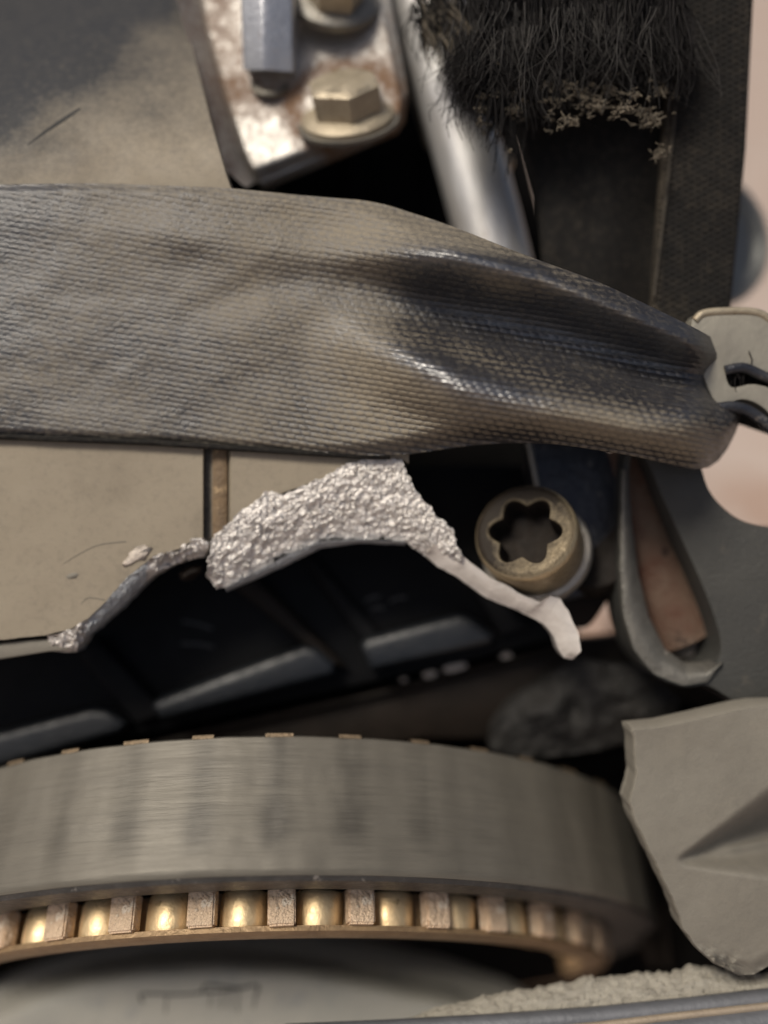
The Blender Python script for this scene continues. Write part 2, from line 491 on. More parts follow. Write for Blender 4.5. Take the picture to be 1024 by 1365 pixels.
# ================================================================ GEARBOX HOUSING (cast wall with torn edge)
hs = Root('gearbox_housing', P(140, 720, -40), 'dusty tan cast alloy housing wall with a jagged broken lower edge', 'housing')
UB = [(-420, 905), (0, 853), (62, 846), (95, 838), (118, 824), (140, 803), (170, 770), (205, 741), (240, 731), (262, 716), (278, 722), (288, 712),
      (310, 695), (350, 661), (372, 659), (430, 637), (460, 622), (490, 610), (536, 612), (545, 618)]
ub = np.array(UB, float)
xs = np.unique(np.concatenate([np.linspace(-420, 0, 30), np.linspace(0, 545, 137), np.linspace(0, 125, 90), [270.5, 272, 273, 276, 280, 304, 305, 306.5, 308]]))
yb = np.interp(xs, ub[:, 0], ub[:, 1]) + 1.2 * fbm(xs * 0.06, xs * 0, 3)
yt = np.where(xs < 312, np.where(xs < 226, -140.0, np.interp(xs, [226, 244, 262, 282, 300, 312], [-140, 10, 85, 165, 228, 262])), 300 + (xs - 312) / (545 - 312) * 270)
nv = 210
v = np.linspace(0, 1, nv)
PX = np.repeat(xs[:, None], nv, 1)
PY = yt[:, None] + (yb - yt)[:, None] * v[None, :]


def cast_z(px, py):
    z = 3.0 * fbm(px * 0.006, py * 0.006, 5)
    up = np.clip(250 - py, 0, None)
    z = z - 0.0022 * up ** 2 - 0.0035 * np.clip(190 - py - 0.72 * px, 0, 400) ** 2
    return z


PZ = cast_z(PX, PY)
groove = sstep(270.5, 273, PX) * (1 - sstep(304.5, 308, PX)) * sstep(268, 274, PY)
PZ = PZ - 13 * groove
# oblique slot in the upper left
dx, dy = 105 - 15, 148 - 212
ln = math.hypot(dx, dy)
tt_ = ((PX - 15) * dx + (PY - 212) * dy) / ln
dd = np.abs((PX - 15) * dy - (PY - 212) * dx) / ln
slot = (1 - sstep(2, 9, dd)) * sstep(-6, 4, tt_) * (1 - sstep(ln - 4, ln + 5, tt_))
PZ = PZ - 0 * slot
G = np.stack([(PX - 512) * (D - PZ) / D, (682.5 - PY) * (D - PZ) / D, PZ], -1)
gr = 1.0 * sstep(360, 30, PY + 0.72 * PX + 70 * fbm(PX * .012, PY * .012, 44))  # upper left shade painted in along with dirt
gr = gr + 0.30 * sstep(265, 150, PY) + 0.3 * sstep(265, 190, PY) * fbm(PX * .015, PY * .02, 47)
gr = gr + 0.75 * groove * (1 - sstep(281, 285, PX)) + 0.2 * sstep(250, 60, PY)  # the groove's dark line is painted shade
# thin wandering hairline marks in the paint near the break
for (pa, pb, pc) in (((70, 770), (110, 735), (168, 720)), ((0, 812), (40, 775), (80, 752)), ((112, 800), (130, 790), (150, 786))):
    q = resample(smooth_loop([pa, pb, pc], 8, False), 60)
    for (qx, qy) in q:
        gr = np.maximum(gr, 0.0)
gr = gr + 0.25 * np.clip(fbm(PX * 0.03, PY * 0.03, 40) - 0.25, 0, 1) * sstep(640, 760, PY)
link_mesh('front_wall', grid_mesh(G, np.array([0, 0, -38.0]), 'grime_shade', np.clip(gr, 0, 1), 50), M['cast'], hs)
# rusty seam strip lying in the groove
nn = 60
sy = np.linspace(276, 716, nn)
sx = np.linspace(283.5, 302.5, 7)
SX, SY = np.meshgrid(sx, sy, indexing='ij')
SX = SX + 1.2 * fbm(SY * 0.03, SX * 0.1, 8)
SZ = cast_z(SX, SY) - 5 - 2.5 * ((SX - 293) / 10) ** 2 + 1.2 * fbm(SX * .1, SY * 0.08, 9)
G = np.stack([(SX - 512) * (D - SZ) / D, (682.5 - SY) * (D - SZ) / D, SZ], -1)
link_mesh('seam_strip', grid_mesh(G, np.array([0, 0, -9.0])), M['rustrib'], hs, label='brown stained strip in a dark groove')


def two_curve(U, Lw, nu, nv, z0, z1, amp, ampxy, freq, seed, bulge=0.0):
    U = resample(U, nu); Lw = resample(Lw, nu)
    t = np.linspace(0, 1, nv)
    px = U[:, None, 0] * (1 - t) + Lw[:, None, 0] * t
    py = U[:, None, 1] * (1 - t) + Lw[:, None, 1] * t
    fx = px * freq; fy = py * freq
    am = amp(px, py) if callable(amp) else amp
    edge = np.minimum(1, 6 * np.minimum(t, 1 - t) + 0.25)[None, :]
    # crystalline break: ridged noise plus sharp steps
    rn = 1 - 2 * np.abs(fbm(fx, fy, seed, 4))
    st = np.floor(4 * (fbm(fx * 0.5 + 7, fy * 0.9, seed + 5, 2) + 0.5)) / 4
    pz = z0 + (z1 - z0) * t[None, :] + bulge * np.sin(math.pi * t)[None, :] + am * edge * (rn - 0.7 + 0.9 * (st - 0.5) + 0.6 * vnoise(fx * 4, fy * 4, seed + 9))
    px = px + ampxy * fbm(fy * 1.3, fx * 1.3, seed + 3) * 1.0
    py = py + ampxy * fbm(fx * 1.3 + 9, fy * 1.3, seed + 4) * 1.0
    return np.stack([(px - 512) * (D - pz) / D, (682.5 - py) * (D - pz) / D, pz], -1), px, py


# big torn face
U1 = [(277, 752), (282, 718), (290, 708), (312, 690), (348, 662), (354, 654), (378, 658), (430, 637), (462, 618), (490, 611), (536, 612), (548, 640), (562, 664), (585, 690), (604, 704), (608, 726), (616, 742)]
L1 = [(274, 768), (283, 774), (290, 786), (312, 780), (350, 757), (372, 742), (400, 733), (425, 721), (455, 717), (480, 719), (512, 717), (540, 722), (560, 738), (578, 742), (592, 750), (602, 752), (612, 754)]
Gf, fx_, fy_ = two_curve(U1, L1, 175, 44, 1, -20, 3.4, 4.0, 0.10, 21, 8)
Gf = Gf + rng.normal(0, 1, Gf.shape) * np.array([0.7, 0.7, 0.48])
fr = link_mesh('fracture_face', grid_mesh(Gf, np.array([0, 0, -34.0]), angle=4), M['fracture'], hs, label='bright crystalline torn metal')
# smooth lip under it
ul = [(300, 783), (350, 757), (385, 739), (425, 721), (480, 718), (540, 722)]
ll = [(302, 789), (350, 768), (385, 752), (425, 732), (480, 724), (540, 727)]
Gl, _, _ = two_curve(ul, ll, 60, 6, -14, -24, 1.5, 1.0, 0.06, 31, 2)
link_mesh('torn_lip', grid_mesh(Gl, np.array([0, 0, -30.0])), M['cutlip'], hs)
# thin shard arm running down to the right
U2 = [(575, 728), (604, 722), (618, 742), (655, 770), (705, 797), (722, 803), (734, 794), (748, 797), (760, 820), (770, 842), (775, 868)]
L2 = [(566, 740), (588, 757), (608, 768), (648, 797), (690, 814), (712, 824), (726, 833), (739, 850), (746, 868), (752, 878), (764, 880)]
Gs, _, _ = two_curve(U2, L2, 150, 22, -4, -20, 0.5, 2.0, 0.05, 51, 3)
sh = link_mesh('shard_arm', grid_mesh(Gs, np.array([0, 0, -30.0]), angle=35), M['shard'], hs, label='thin pale broken arm with hooked tip')
# left torn rim
U3 = [(278, 724), (262, 714), (240, 729), (205, 740), (170, 769), (140, 802), (118, 823), (95, 838), (75, 846), (62, 848)]
L3 = [(274, 742), (258, 746), (240, 751), (215, 759), (185, 785), (160, 810), (135, 833), (112, 852), (104, 869), (66, 868)]


def amp3(px, py):
    return 1.5 + 7 * sstep(190, 225, px) + 7 * sstep(135, 105, px)


G3, p3, _ = two_curve(U3, L3, 120, 18, 0, -16, amp3, 3.0, 0.08, 61, 3)
n1 = 62
link_mesh('torn_rim', grid_mesh(G3[:42], np.array([0, 0, -30.0]), angle=30), M['fracture'], hs)
link_mesh('torn_rim', grid_mesh(G3[41:92], np.array([0, 0, -30.0]), angle=40), M['cutlip'], hs, label='smooth grey part of the torn rim')
link_mesh('torn_rim', grid_mesh(G3[91:], np.array([0, 0, -30.0]), angle=30), M['fracture'], hs)
# lower lip of the wall, left
link_mesh('lower_lip', plate_mesh(resample([(-420, 912), (0, 858), (60, 851), (104, 866), (70, 868), (0, 879), (-420, 935)], 40).tolist()[:-1], -7, 60, 3), M['cast_grey'], hs)
# scraped flake of paint
link_mesh('scraped_flake', blob_mesh(181, 741, 1, 17, 8, 1.6, 5, 0.7, 10, 0.6), M['chip'], hs, label='small pale scraped patch')
link_mesh('scraped_flake', blob_mesh(96, 768, 0, 9, 4, 1.5, 8, 0.4, 10, 0.4), M['cast_grey'], hs)
link_mesh('stub', blob_mesh(254, 764, -40, 16, 8, 12, 6, 0.5, 10, 0.4), M['brownblack'], hs)
sl = [P(x, y, float(cast_z(np.array(x), np.array(y))) - 1.0) for (x, y) in resample([(12, 214), (60, 178), (108, 146)], 14)]
link_mesh('dark_slit', tube_mesh(sl, np.interp(np.linspace(0, 1, 14), [0, .3, .75, 1], [1.5, 3, 5, 3.5]), 8, squash=0.3), M['scribe'], hs, label='dark slanting slit')  # dark strip stands in for the shade inside the slit
# hairline scores in the paint
for pts in ([(84, 752), (100, 742), (130, 727), (168, 722)], [(108, 806), (118, 797), (140, 800)]):
    path = [P(x, y, float(cast_z(np.array(x), np.array(y))) + 0.3) for (x, y) in smooth_loop(pts, 5, False)]
    link_mesh('score_line', tube_mesh(path, np.linspace(0.2, 0.6, len(path)), 5, squash=0.5), M['line'], hs)

# ================================================================ RIBBED BLACK COVER inside the hole
cv = Root('ribbed_cover', P(350, 860, -190), 'oily black ribbed cover seen through the broken hole above the drum', 'cover')
link_mesh('cover_plate', plate_mesh([(-420, 620), (700, 620), (748, 800), (760, 846), (640, 878), (400, 932), (170, 985), (-40, 1034), (-420, 1090)], -165, 60, 8), M['cover'], cv)


def bar(name, px_pts, z, th, bev, m, **k):
    return link_mesh(name, plate_mesh(px_pts, z, th, bev, seg=4), m, cv, **k)


bar('edge_bar', [(200, 944), (206, 934), (404, 862), (420, 864), (447, 886), (444, 902), (214, 962)], -126, 40, 16, M['pad'])
bar('edge_bar', [(480, 862), (488, 852), (612, 820), (628, 823), (660, 846), (655, 860), (494, 896)], -126, 40, 16, M['pad'])
bar('edge_bar', [(-120, 1010), (120, 946), (140, 948), (166, 966), (160, 978), (-110, 1054)], -126, 40, 16, M['pad'])
bar('rib', [(296, 770), (340, 768), (462, 892), (428, 880)], -140, 30, 8, M['brownblack'])
bar('rib', [(398, 740), (420, 742), (520, 860), (486, 862)], -146, 30, 8, M['cover'])
bar('rib', [(100, 870), (128, 850), (222, 952), (180, 968)], -140, 30, 8, M['cover'])
bar('rib', [(612, 760), (640, 770), (712, 836), (668, 850)], -142, 30, 8, M['cover'])
for (a, b) in (((243, 828), (283, 838)), ((242, 858), (285, 862)), ((487, 801), (506, 795)), ((520, 802), (542, 796)), ((495, 812), (512, 811))):
    path = [P(a[0], a[1], -164), P((a[0] + b[0]) / 2, (a[1] + b[1]) / 2 - 2, -163), P(b[0], b[1], -164)]
    link_mesh('embossed_mark', tube_mesh(path, 2.4, 6), M['mark'], cv)

fl = Root('lower_flange', P(500, 930, -215), 'brown black greasy flange running below the ribbed cover', 'flange')
link_mesh('flange_plate', plate_mesh([(-60, 1052), (170, 1000), (400, 946), (640, 890), (780, 852), (836, 846), (872, 885), (850, 930), (760, 960), (700, 985), (560, 985), (-60, 1100)], -205, 40, 6), M['brownblack'], fl)
link_mesh('flange_lip', tube_mesh([P(x, y, -196) for (x, y) in ((170, 1000), (400, 948), (560, 912), (640, 892), (760, 862))], 6, 8), M['brownblack'], fl)

for (x, y, rx, ry, rt, lb) in ((605, 890, 20, 6, 0.22, 'largest pale metal chip lying on the flange below the black cover'),
                               (573, 899, 12, 5, 0.2, 'dull metal chip just left of the largest chip on the flange'),
                               (675, 874, 9, 5, 0.1, 'small round pale metal chip on the flange under the broken arm'),
                               (538, 906, 6, 3, 0.1, 'faint tiny metal chip at the left end of the row on the flange')):
    o = link_mesh('metal_chip', blob_mesh(x, y, -186, rx, ry, 5, int(x), 0.35, 10, rt), M['chip'], P(x, y, -190))
    tag(o, lb, 'metal chip', 'metal chips on the flange')

# ================================================================ RUBBER MOUNT (dark lump right of centre)
rb = Root('rubber_mount', P(770, 950, -150), 'dark grey lumpy rubber mount behind the drum beside the slotted bracket', 'rubber mount')
nx, ny = 60, 40
tx = np.linspace(655, 905, nx); ty = np.linspace(0, 1, ny)
X_, T_ = np.meshgrid(tx, ty, indexing='ij')
ytop = np.interp(X_, [655, 680, 715, 770, 830, 865, 905], [975, 940, 915, 880, 890, 893, 930])
ybot = np.interp(X_, [655, 700, 800, 860, 905], [1000, 1012, 1000, 985, 985])
Y_ = ytop + (ybot - ytop) * T_
Z_ = -172 + 34 * np.sin(math.pi * np.clip((X_ - 655) / 250, 0, 1)) * np.sin(math.pi * (0.15 + 0.7 * T_)) + 40 * fbm(X_ * 0.016, Y_ * 0.02, 71) - 30 * np.exp(-((X_ - 765) / 14) ** 2 - ((Y_ - 945) / 22) ** 2)
G = np.stack([(X_ - 512) * (D - Z_) / D, (682.5 - Y_) * (D - Z_) / D, Z_], -1)
link_mesh('rubber_body', grid_mesh(G, np.array([0, 0, -40.0])), M['rubber'], rb)
link_mesh('dark_notch', lathe_mesh(P(765, 946, -200), (0, 0.2, 1), [(13, 0), (13, 20), (9, 24)], 20), M['block'], rb)  # black stub put in as the darkness of the notch

# ================================================================ TOOTHED DRUM
phi, psi = 0.6099, 0.0384
RB, RT = 639.4, 543.3
AX = np.array([math.cos(psi), math.sin(psi), 0])
YP = np.array([-math.sin(psi), math.cos(psi), 0])
AN = math.sin(phi) * YP + math.cos(phi) * np.array([0, 0, 1.0])
AA = math.cos(phi) * YP - math.sin(phi) * np.array([0, 0, 1.0])
DC = np.array([-182.0 * 1.07, -641.0 * 1.07, 1100 - 1538.1 * 1.07])
rot = Matrix(((AX[0], -AN[0], AA[0]), (AX[1], -AN[1], AA[1]), (AX[2], -AN[2], AA[2]))).to_4x4() @ Matrix.Scale(1.07, 4)
dr = Root('roller_drum', DC, 'brushed steel drum with a ring of golden rollers and square teeth under its band', 'drum', rot=rot)


def ring(prof, n, attr=None, af=None, a0=-math.pi, a1=math.pi, dr_=None):
    """prof: (radius, z) around local z; angle measured from the front (-y)."""
    full = abs(a1 - a0 - 2 * math.pi) < 1e-6
    th = np.linspace(a0, a1, n, endpoint=not full)
    pr = np.array(prof, float)
    Rr = pr[None, :, 0] + (dr_(th[:, None], pr[None, :, 1]) if dr_ else 0)
    G = np.stack([Rr * np.sin(th)[:, None], -Rr * np.cos(th)[:, None], np.repeat(pr[None, :, 1], n, 0)], -1)
    av = af(th[:, None], pr[None, :, 1]) * np.ones((n, len(pr))) if af else None
    return grid_mesh(G, None, attr, av, 40, closed_u=full)


def reflect_stripe(th, z):  # dark bands painted in for the teeth's reflections
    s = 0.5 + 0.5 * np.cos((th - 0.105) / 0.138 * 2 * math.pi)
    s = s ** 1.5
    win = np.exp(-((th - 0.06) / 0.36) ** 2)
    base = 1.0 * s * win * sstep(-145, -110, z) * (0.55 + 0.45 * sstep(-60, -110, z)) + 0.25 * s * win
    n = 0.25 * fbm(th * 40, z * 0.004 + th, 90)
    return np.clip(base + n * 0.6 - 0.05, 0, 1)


zb = np.linspace(-3, -156, 40)
prof = [(RB - 26, 0), (RB - 4, 0)] + [(RB, z) for z in zb] + [(RB - 4, -161), (RB - 26, -163)]
link_mesh('outer_band', ring(prof, 720, 'reflect_stripe', reflect_stripe, dr_=lambda th, z: 0.7 * np.cos(th / 0.138 * 2 * math.pi) + 0.9 * fbm(th * 30, z * 0.02, 92)), M['band'], dr, local=True)
link_mesh('under_lip', ring([(RB - 5, -161.2), (RB - 9, -166), (RT + 40, -166), (RT + 10, -160)], 360), M['bandlip'], dr, local=True)
# copper coloured worn tips standing on the top edge
for k in range(-7, 8):
    th = -0.035 + 0.138 * k + random.uniform(-0.008, 0.008)
    w = random.uniform(0.019, 0.027)
    tm = ring([(RB - 20, 1.0), (RB - 20, 2.6), (RB - 4, 3.6), (RB + 0.6, 1.6), (RB + 1.0, -3), (RB - 2, -3.2)], 8, a0=th - w, a1=th + w)
    link_mesh('band_tip', tm, M['tip'], dr, local=True)
# cage ring
link_mesh('cage_back', ring([(RT - 18, -158), (RT - 18, -203)], 300), M['cage'], dr, local=True)
link_mesh('cage_lip', ring([(RT - 32, -198), (RT + 4, -199), (RT + 5, -205), (RT - 4, -208), (RT - 32, -208)], 300), M['cage'], dr, local=True)
link_mesh('shade_disc', ring([(RT - 32, -208), (RT - 36, -100), (RT - 60, -90), (0.5, -80)], 120), M['block'], dr, local=True)  # black disc put in for the drum's unlit inside
# square teeth and rollers share one mesh each
tw = 16.5
bm = bmesh.new()
bmesh.ops.create_cube(bm, size=1.0)
bmesh.ops.scale(bm, vec=(2 * tw, 20, 42), verts=bm.verts)
bmesh.ops.bevel(bm, geom=list(bm.edges), offset=2.2, segments=2, affect='EDGES')
tooth_me = bpy.data.meshes.new('square_tooth'); bm.to_mesh(tooth_me); bm.free()
tooth_me.materials.append(M['tooth']); tooth_me.shade_smooth(); tooth_me.set_sharp_from_angle(angle=math.radians(30))
roll_me = lathe_mesh((0, 0, 0), (0, 0, 1), [(20, -23), (28, -22), (30, -17), (30.5, 0), (30, 17), (28, 22), (20, 23)], 28)
roll_me.name = 'roller'; roll_me.materials.append(M['roller'])
for k in range(-4, 12):
    th = -0.4064 + 0.1757 * k
    if th < -1.6: continue
    t2 = th + random.uniform(-0.008, 0.008)
    o = bpy.data.objects.new('square_tooth', tooth_me); COL.objects.link(o); o.parent = dr.o
    o.location = ((RT + 3) * math.sin(t2), -(RT + 3) * math.cos(t2), -179 + random.uniform(-1, 1))
    o.rotation_euler = (random.uniform(-.05, .05), random.uniform(-.04, .04), t2)
    th2 = th + 0.0879
    o = bpy.data.objects.new('roller', roll_me); COL.objects.link(o); o.parent = dr.o
    o.location = ((RT - 27) * math.sin(th2), -(RT - 27) * math.cos(th2), -180)
    o.rotation_euler = (random.uniform(-.10, .10), random.uniform(-.06, .06), random.uniform(0, 6))

# ================================================================ LOWER CASTING with scored marks
lc = Root('lower_casing', P(300, 1330, -200), 'powdery grey casing plate with a scored box mark below the roller drum', 'casing')
lz = -185


def low_z(px, py):
    return lz + 0.30 * (np.asarray(py) - 1265) + 4 * fbm(np.asarray(px) * 0.01, np.asarray(py) * 0.01, 101)


nx, ny = 120, 40
X_, T_ = np.meshgrid(np.linspace(-300, 760, nx), np.linspace(0, 1, ny), indexing='ij')
yt_ = np.interp(X_, [-300, 0, 60, 120, 200, 300, 400, 500, 600, 680, 760], [1500, 1318, 1292, 1272, 1258, 1252, 1260, 1280, 1302, 1330, 1380])
Y_ = yt_ + (1480 - yt_) * T_
Z_ = low_z(X_, Y_) - 70 * (1 - sstep(0, 60, Y_ - yt_)) ** 2
G = np.stack([(X_ - 512) * (D - Z_) / D, (682.5 - Y_) * (D - Z_) / D, Z_], -1)
link_mesh('casing_face', grid_mesh(G, np.array([0, 0, -60.0])), M['lower_cast'], lc)
for pts in ([(190, 1336), (187, 1327), (200, 1325), (235, 1326), (268, 1323), (275, 1313), (316, 1317), (344, 1314), (340, 1330)],
            [(268, 1323), (300, 1321), (330, 1316)], [(222, 1328), (221, 1350)], [(318, 1318), (317, 1350)], [(296, 1322), (294, 1345)], [(306, 1322), (306, 1345)], [(344, 1316), (338, 1344)], [(282, 1322), (280, 1342)]):
    path = [P(x, y, float(low_z(x, y)) + 0.2) for (x, y) in smooth_loop(pts, 4, False)]
    link_mesh('scored_line', tube_mesh(path, 1.8 if len(pts) > 2 else 1.1, 5), M['scribe'], lc)

# ================================================================ CRUMBLED EDGE and RAIL, bottom right
ce = Root('crumbled_edge', P(820, 1320, -20), 'crumbling pale grey casting edge along the bottom right above the rail', 'casting edge')
Uc = [(470, 1390), (540, 1362), (590, 1346), (640, 1334), (720, 1320), (765, 1313), (785, 1306), (815, 1308), (850, 1302), (900, 1300), (925, 1291), (960, 1296), (990, 1305), (1030, 1302), (1100, 1300)]
Lc = [(470, 1420), (540, 1400), (590, 1384), (640, 1372), (720, 1362), (800, 1358), (900, 1346), (960, 1338), (1030, 1328), (1100, 1324)]
Gc, _, _ = two_curve(Uc, Lc, 190, 40, -25, 0, 1.0, 5, 0.11, 111, 8)
Gc = Gc + rng.normal(0, 0.45, Gc.shape)
link_mesh('crumbled_face', grid_mesh(Gc, np.array([0, 0, -9.0]), angle=35), M['gasket'], ce)
rl = Root('rail', P(820, 1370, 20), 'blue grey metal rail with tan edge along the bottom right corner', 'rail')
link_mesh('rail_bar', tube_mesh([P(x, y, 8) for (x, y) in ((380, 1380), (520, 1374), (660, 1366), (800, 1356), (920, 1344), (1110, 1322))], 13, 10), M['rail'], rl)
link_mesh('tan_edge', tube_mesh([P(x, y, 22) for (x, y) in ((600, 1385), (700, 1377), (800, 1367), (900, 1355), (1110, 1332))], 5, 10), M['railtan'], rl)
link_mesh('lower_bar', tube_mesh([P(x, y, 24) for (x, y) in ((600, 1406), (700, 1398), (800, 1388), (900, 1376), (1110, 1352))], 18, 10), M['rail'], rl)

# ================================================================ BROKEN CASTING CHUNK, lower right
bc = Root('broken_casting', P(940, 1120, 0), 'grey broken casting lump with a deep angular dent beside the drum', 'broken casting')
nx, ny = 120, 150
tv = np.linspace(0, 1, ny)
yl = [968, 985, 1030, 1068, 1100, 1140, 1170, 1205, 1240, 1262, 1285, 1300]
xl = [838, 842, 846, 836, 846, 866, 880, 896, 908, 925, 950, 985]
Yb = 968 + (1300 - 968) * tv
Xl = np.interp(Yb, yl, xl) + 1.6 * fbm(Yb * 0.08, Yb * 0, 121)
U_ = np.linspace(0, 1, nx)
X_ = Xl[None, :] + (1130 - Xl[None, :]) * U_[:, None]
# top rim rises to the right, bottom rim wavers
ytop = np.interp(X_, [838, 880, 930, 985, 1010, 1130], [970, 966, 955, 942, 938, 935])
ybt = np.interp(X_, [838, 985, 1005, 1024, 1130], [1300, 1300, 1299, 1288, 1262])
Y_ = ytop + (ybt - ytop) * tv[None, :]
Z_ = 30 + 3 * fbm(X_ * 0.01, Y_ * 0.01, 123) + 16 * fbm(X_ * 0.005, Y_ * 0.006, 128, 2) + 0.25 * fbm(X_ * 0.12, Y_ * 0.12, 124)
ux, uy = 1024 - 898, 1062 - 1146
ul_ = math.hypot(ux, uy)
al = ((X_ - 898) * ux + (Y_ - 1146) * uy) / ul_
pr_ = ((X_ - 898) * uy - (Y_ - 1146) * ux) / ul_ * -1       # + below the crease line
wd = 8 + 0.62 * np.clip(al, 0, None)
dep = 0.75 * np.clip(al, 0, 190)
prof_ = np.where(pr_ < -0.12 * wd, 0, np.where(pr_ < wd * 0.5, sstep(-0.12, 0.5, pr_ / wd), 1 - sstep(0.5, 1.5, pr_ / wd)))
Z_ = Z_ - dep * prof_ * sstep(-5, 15, al)
al2 = al - 70
p2 = pr_ - 0.42 * np.clip(al, 0, None)
Z_ = Z_ + 12 * np.exp(-(p2 / 9) ** 2) * sstep(30, 80, al)
edge = sstep(0, 0.012, U_)[:, None]
Z_ = Z_ - 10 * (1 - edge) - 7 * sstep(0.94, 1.0, tv)[None, :] - 6 * (1 - sstep(0, 0.015, tv))[None, :]
cr = sstep(0.84, 0.95, tv)[None, :] * sstep(0.35, 0.0, U_)[:, None]
Z_ = Z_ + 8 * cr * (1 - 2 * np.abs(fbm(X_ * 0.07, Y_ * 0.07, 126)) - 0.7)
G = np.stack([(X_ - 512) * (D - Z_) / D, (682.5 - Y_) * (D - Z_) / D, Z_], -1)
grm = 0.75 * np.clip(prof_, 0, 1) * sstep(15, 100, al) * sstep(40, 0, np.abs(p2 + 14)) * 0.0 + 0.5 * cr * (fbm(X_ * 0.09, Y_ * 0.09, 127) > 0.15)
Bk = G.copy(); Bk[..., 2] -= 34; Bk[..., 0] += 0
link_mesh('lump_face', grid_mesh(G, Bk, 'grime_shade', np.clip(grm, 0, 1), 50), M['cast_grey'], bc)

# ================================================================ MOUNTING BRACKET top
mb = Root('mounting_bracket', P(420, 130, -110), 'rust streaked zinc plated angle bracket with a pointed lower corner', 'bracket')


def bz(px, py):
    return -105 + 0.10 * (np.asarray(px) - 350) - 0.10 * (230 - np.asarray(py))


nx, ny = 110, 110
U_, T_ = np.meshgrid(np.linspace(0, 1, nx), np.linspace(0, 1, ny), indexing='ij')
lx = [262, 285, 305, 318, 334, 350]; lyy = [-120, 20, 120, 180, 228, 243]
Yb = np.interp(U_, [0, 0.06, 0.5, 0.95, 1.0], [228, 244, 207, 168, 150])
Y_ = -120 + (Yb + 120) * T_
Xl = np.interp(T_, [0, 0.45, 0.75, 0.9, 1.0], [240, 268, 300, 318, 336])
Xr = np.interp(T_, [0, 0.4, 0.7, 0.9, 1.0], [495, 518, 534, 543, 540])
X_ = Xl + (Xr - Xl) * U_
Z_ = bz(X_, Y_) + 2.0 * fbm(X_ * .02, Y_ * .02, 131)
# rolled edges
e1 = np.minimum(U_, 1 - U_); e2 = 1 - T_
Z_ = Z_ - 22 * (1 - sstep(0, 0.05, e1)) - 22 * (1 - sstep(0, 0.06, e2))
G = np.stack([(X_ - 512) * (D - Z_) / D, (682.5 - Y_) * (D - Z_) / D, Z_], -1)
ru = fbm(X_ * 0.02, Y_ * 0.012, 133) * 0.9
ru = ru * 0.55 + 0.62 * np.exp(-((X_ - 300 - 0.13 * (Y_ - 60)) / 26) ** 2) * sstep(190, 120, Y_) * (0.6 + 0.8 * vnoise(X_ * .05, Y_ * .09, 135))
ru = ru + 0.8 * np.exp(-((X_ - 350) / 45) ** 2 - ((Y_ - 130) / 28) ** 2) + 0.8 * np.exp(-((np.hypot((X_ - 462) / 1.25, Y_ - 145) - 58) / 14) ** 2)
ru = ru + 0.45 * np.exp(-((Y_ - Yb + 8) / 8) ** 2) * sstep(0.4, 0.7, U_)
link_mesh('bracket_plate', grid_mesh(G, np.array([0, 0, -26.0]), 'rust', np.clip(ru, 0, 1), 60), M['zinc'], mb)
# folded side flange down the left
fl_o = [(222, -120), (242, 0), (262, 80), (282, 160), (298, 215), (312, 238), (328, 240), (318, 190), (300, 120), (284, 40), (262, -120)]
nxf = 70
La = resample([(215, -120), (236, 0), (262, 95), (284, 180), (300, 226), (322, 246)], nxf)
Ra = resample([(250, -120), (262, -20), (280, 60), (302, 140), (318, 196), (336, 238)], nxf)
t = np.linspace(0, 1, 8)
PXf = La[:, None, 0] * (1 - t) + Ra[:, None, 0] * t
PYf = La[:, None, 1] * (1 - t) + Ra[:, None, 1] * t
PZf = -60 - 62 * t[None, :] - 0.10 * (243 - PYf)
G = np.stack([(PXf - 512) * (D - PZf) / D, (682.5 - PYf) * (D - PZf) / D, PZf], -1)
link_mesh('side_flange', grid_mesh(G, np.array([6, 0, -10.0]), 'rust', np.clip(0.30 + 0.5 * fbm(PXf * .03, PYf * .03, 137), 0, 1)), M['zinc'], mb, label='dull tan edge flange')
# dark socket hole below the upper hex bolt
link_mesh('bolt_hole', lathe_mesh(P(361, 116, bz(361, 116) - 3), (0.0, 0.55, 0.85), [(29, 0), (29, 5), (21, 6.5), (19, 0)], 24), M['bolt_dark'], mb)


def hex_bolt(name, px, py, z, axis, r, h, fr, m, label, chamf=True, dish=False, rot0=0.0, hint=(0, 1, 0)):
    rt = Root(name, P(px, py, z), label, 'bolt', 'bolts on the rusty bracket')
    c = P(px, py, z)
    hd = lathe_mesh(c, axis, [(r, 0), (r, h * 0.88), (r * 0.86, h), (r * 0.1, h + (1.0 if not dish else -3))], 48, hint,
                    shape=lambda th, j: hexf(th + rot0) if j < 2 else (hexf(th + rot0) * 0.45 + 0.5 if j == 2 else 1))
    link_mesh('hex_head', hd, m, rt)
    if fr:
        link_mesh('bolt_flange', lathe_mesh(c, axis, [(fr, -9), (fr, -3), (fr * 0.93, 1), (r * 0.98, 5), (r * 0.8, 6)], 48, hint), m, rt)
        link_mesh('washer', lathe_mesh(c, axis, [(fr * 1.10, -15), (fr * 1.10, -9.5), (fr * 0.9, -9.2)], 48, hint), M['bolt_dark'], rt)
    return rt


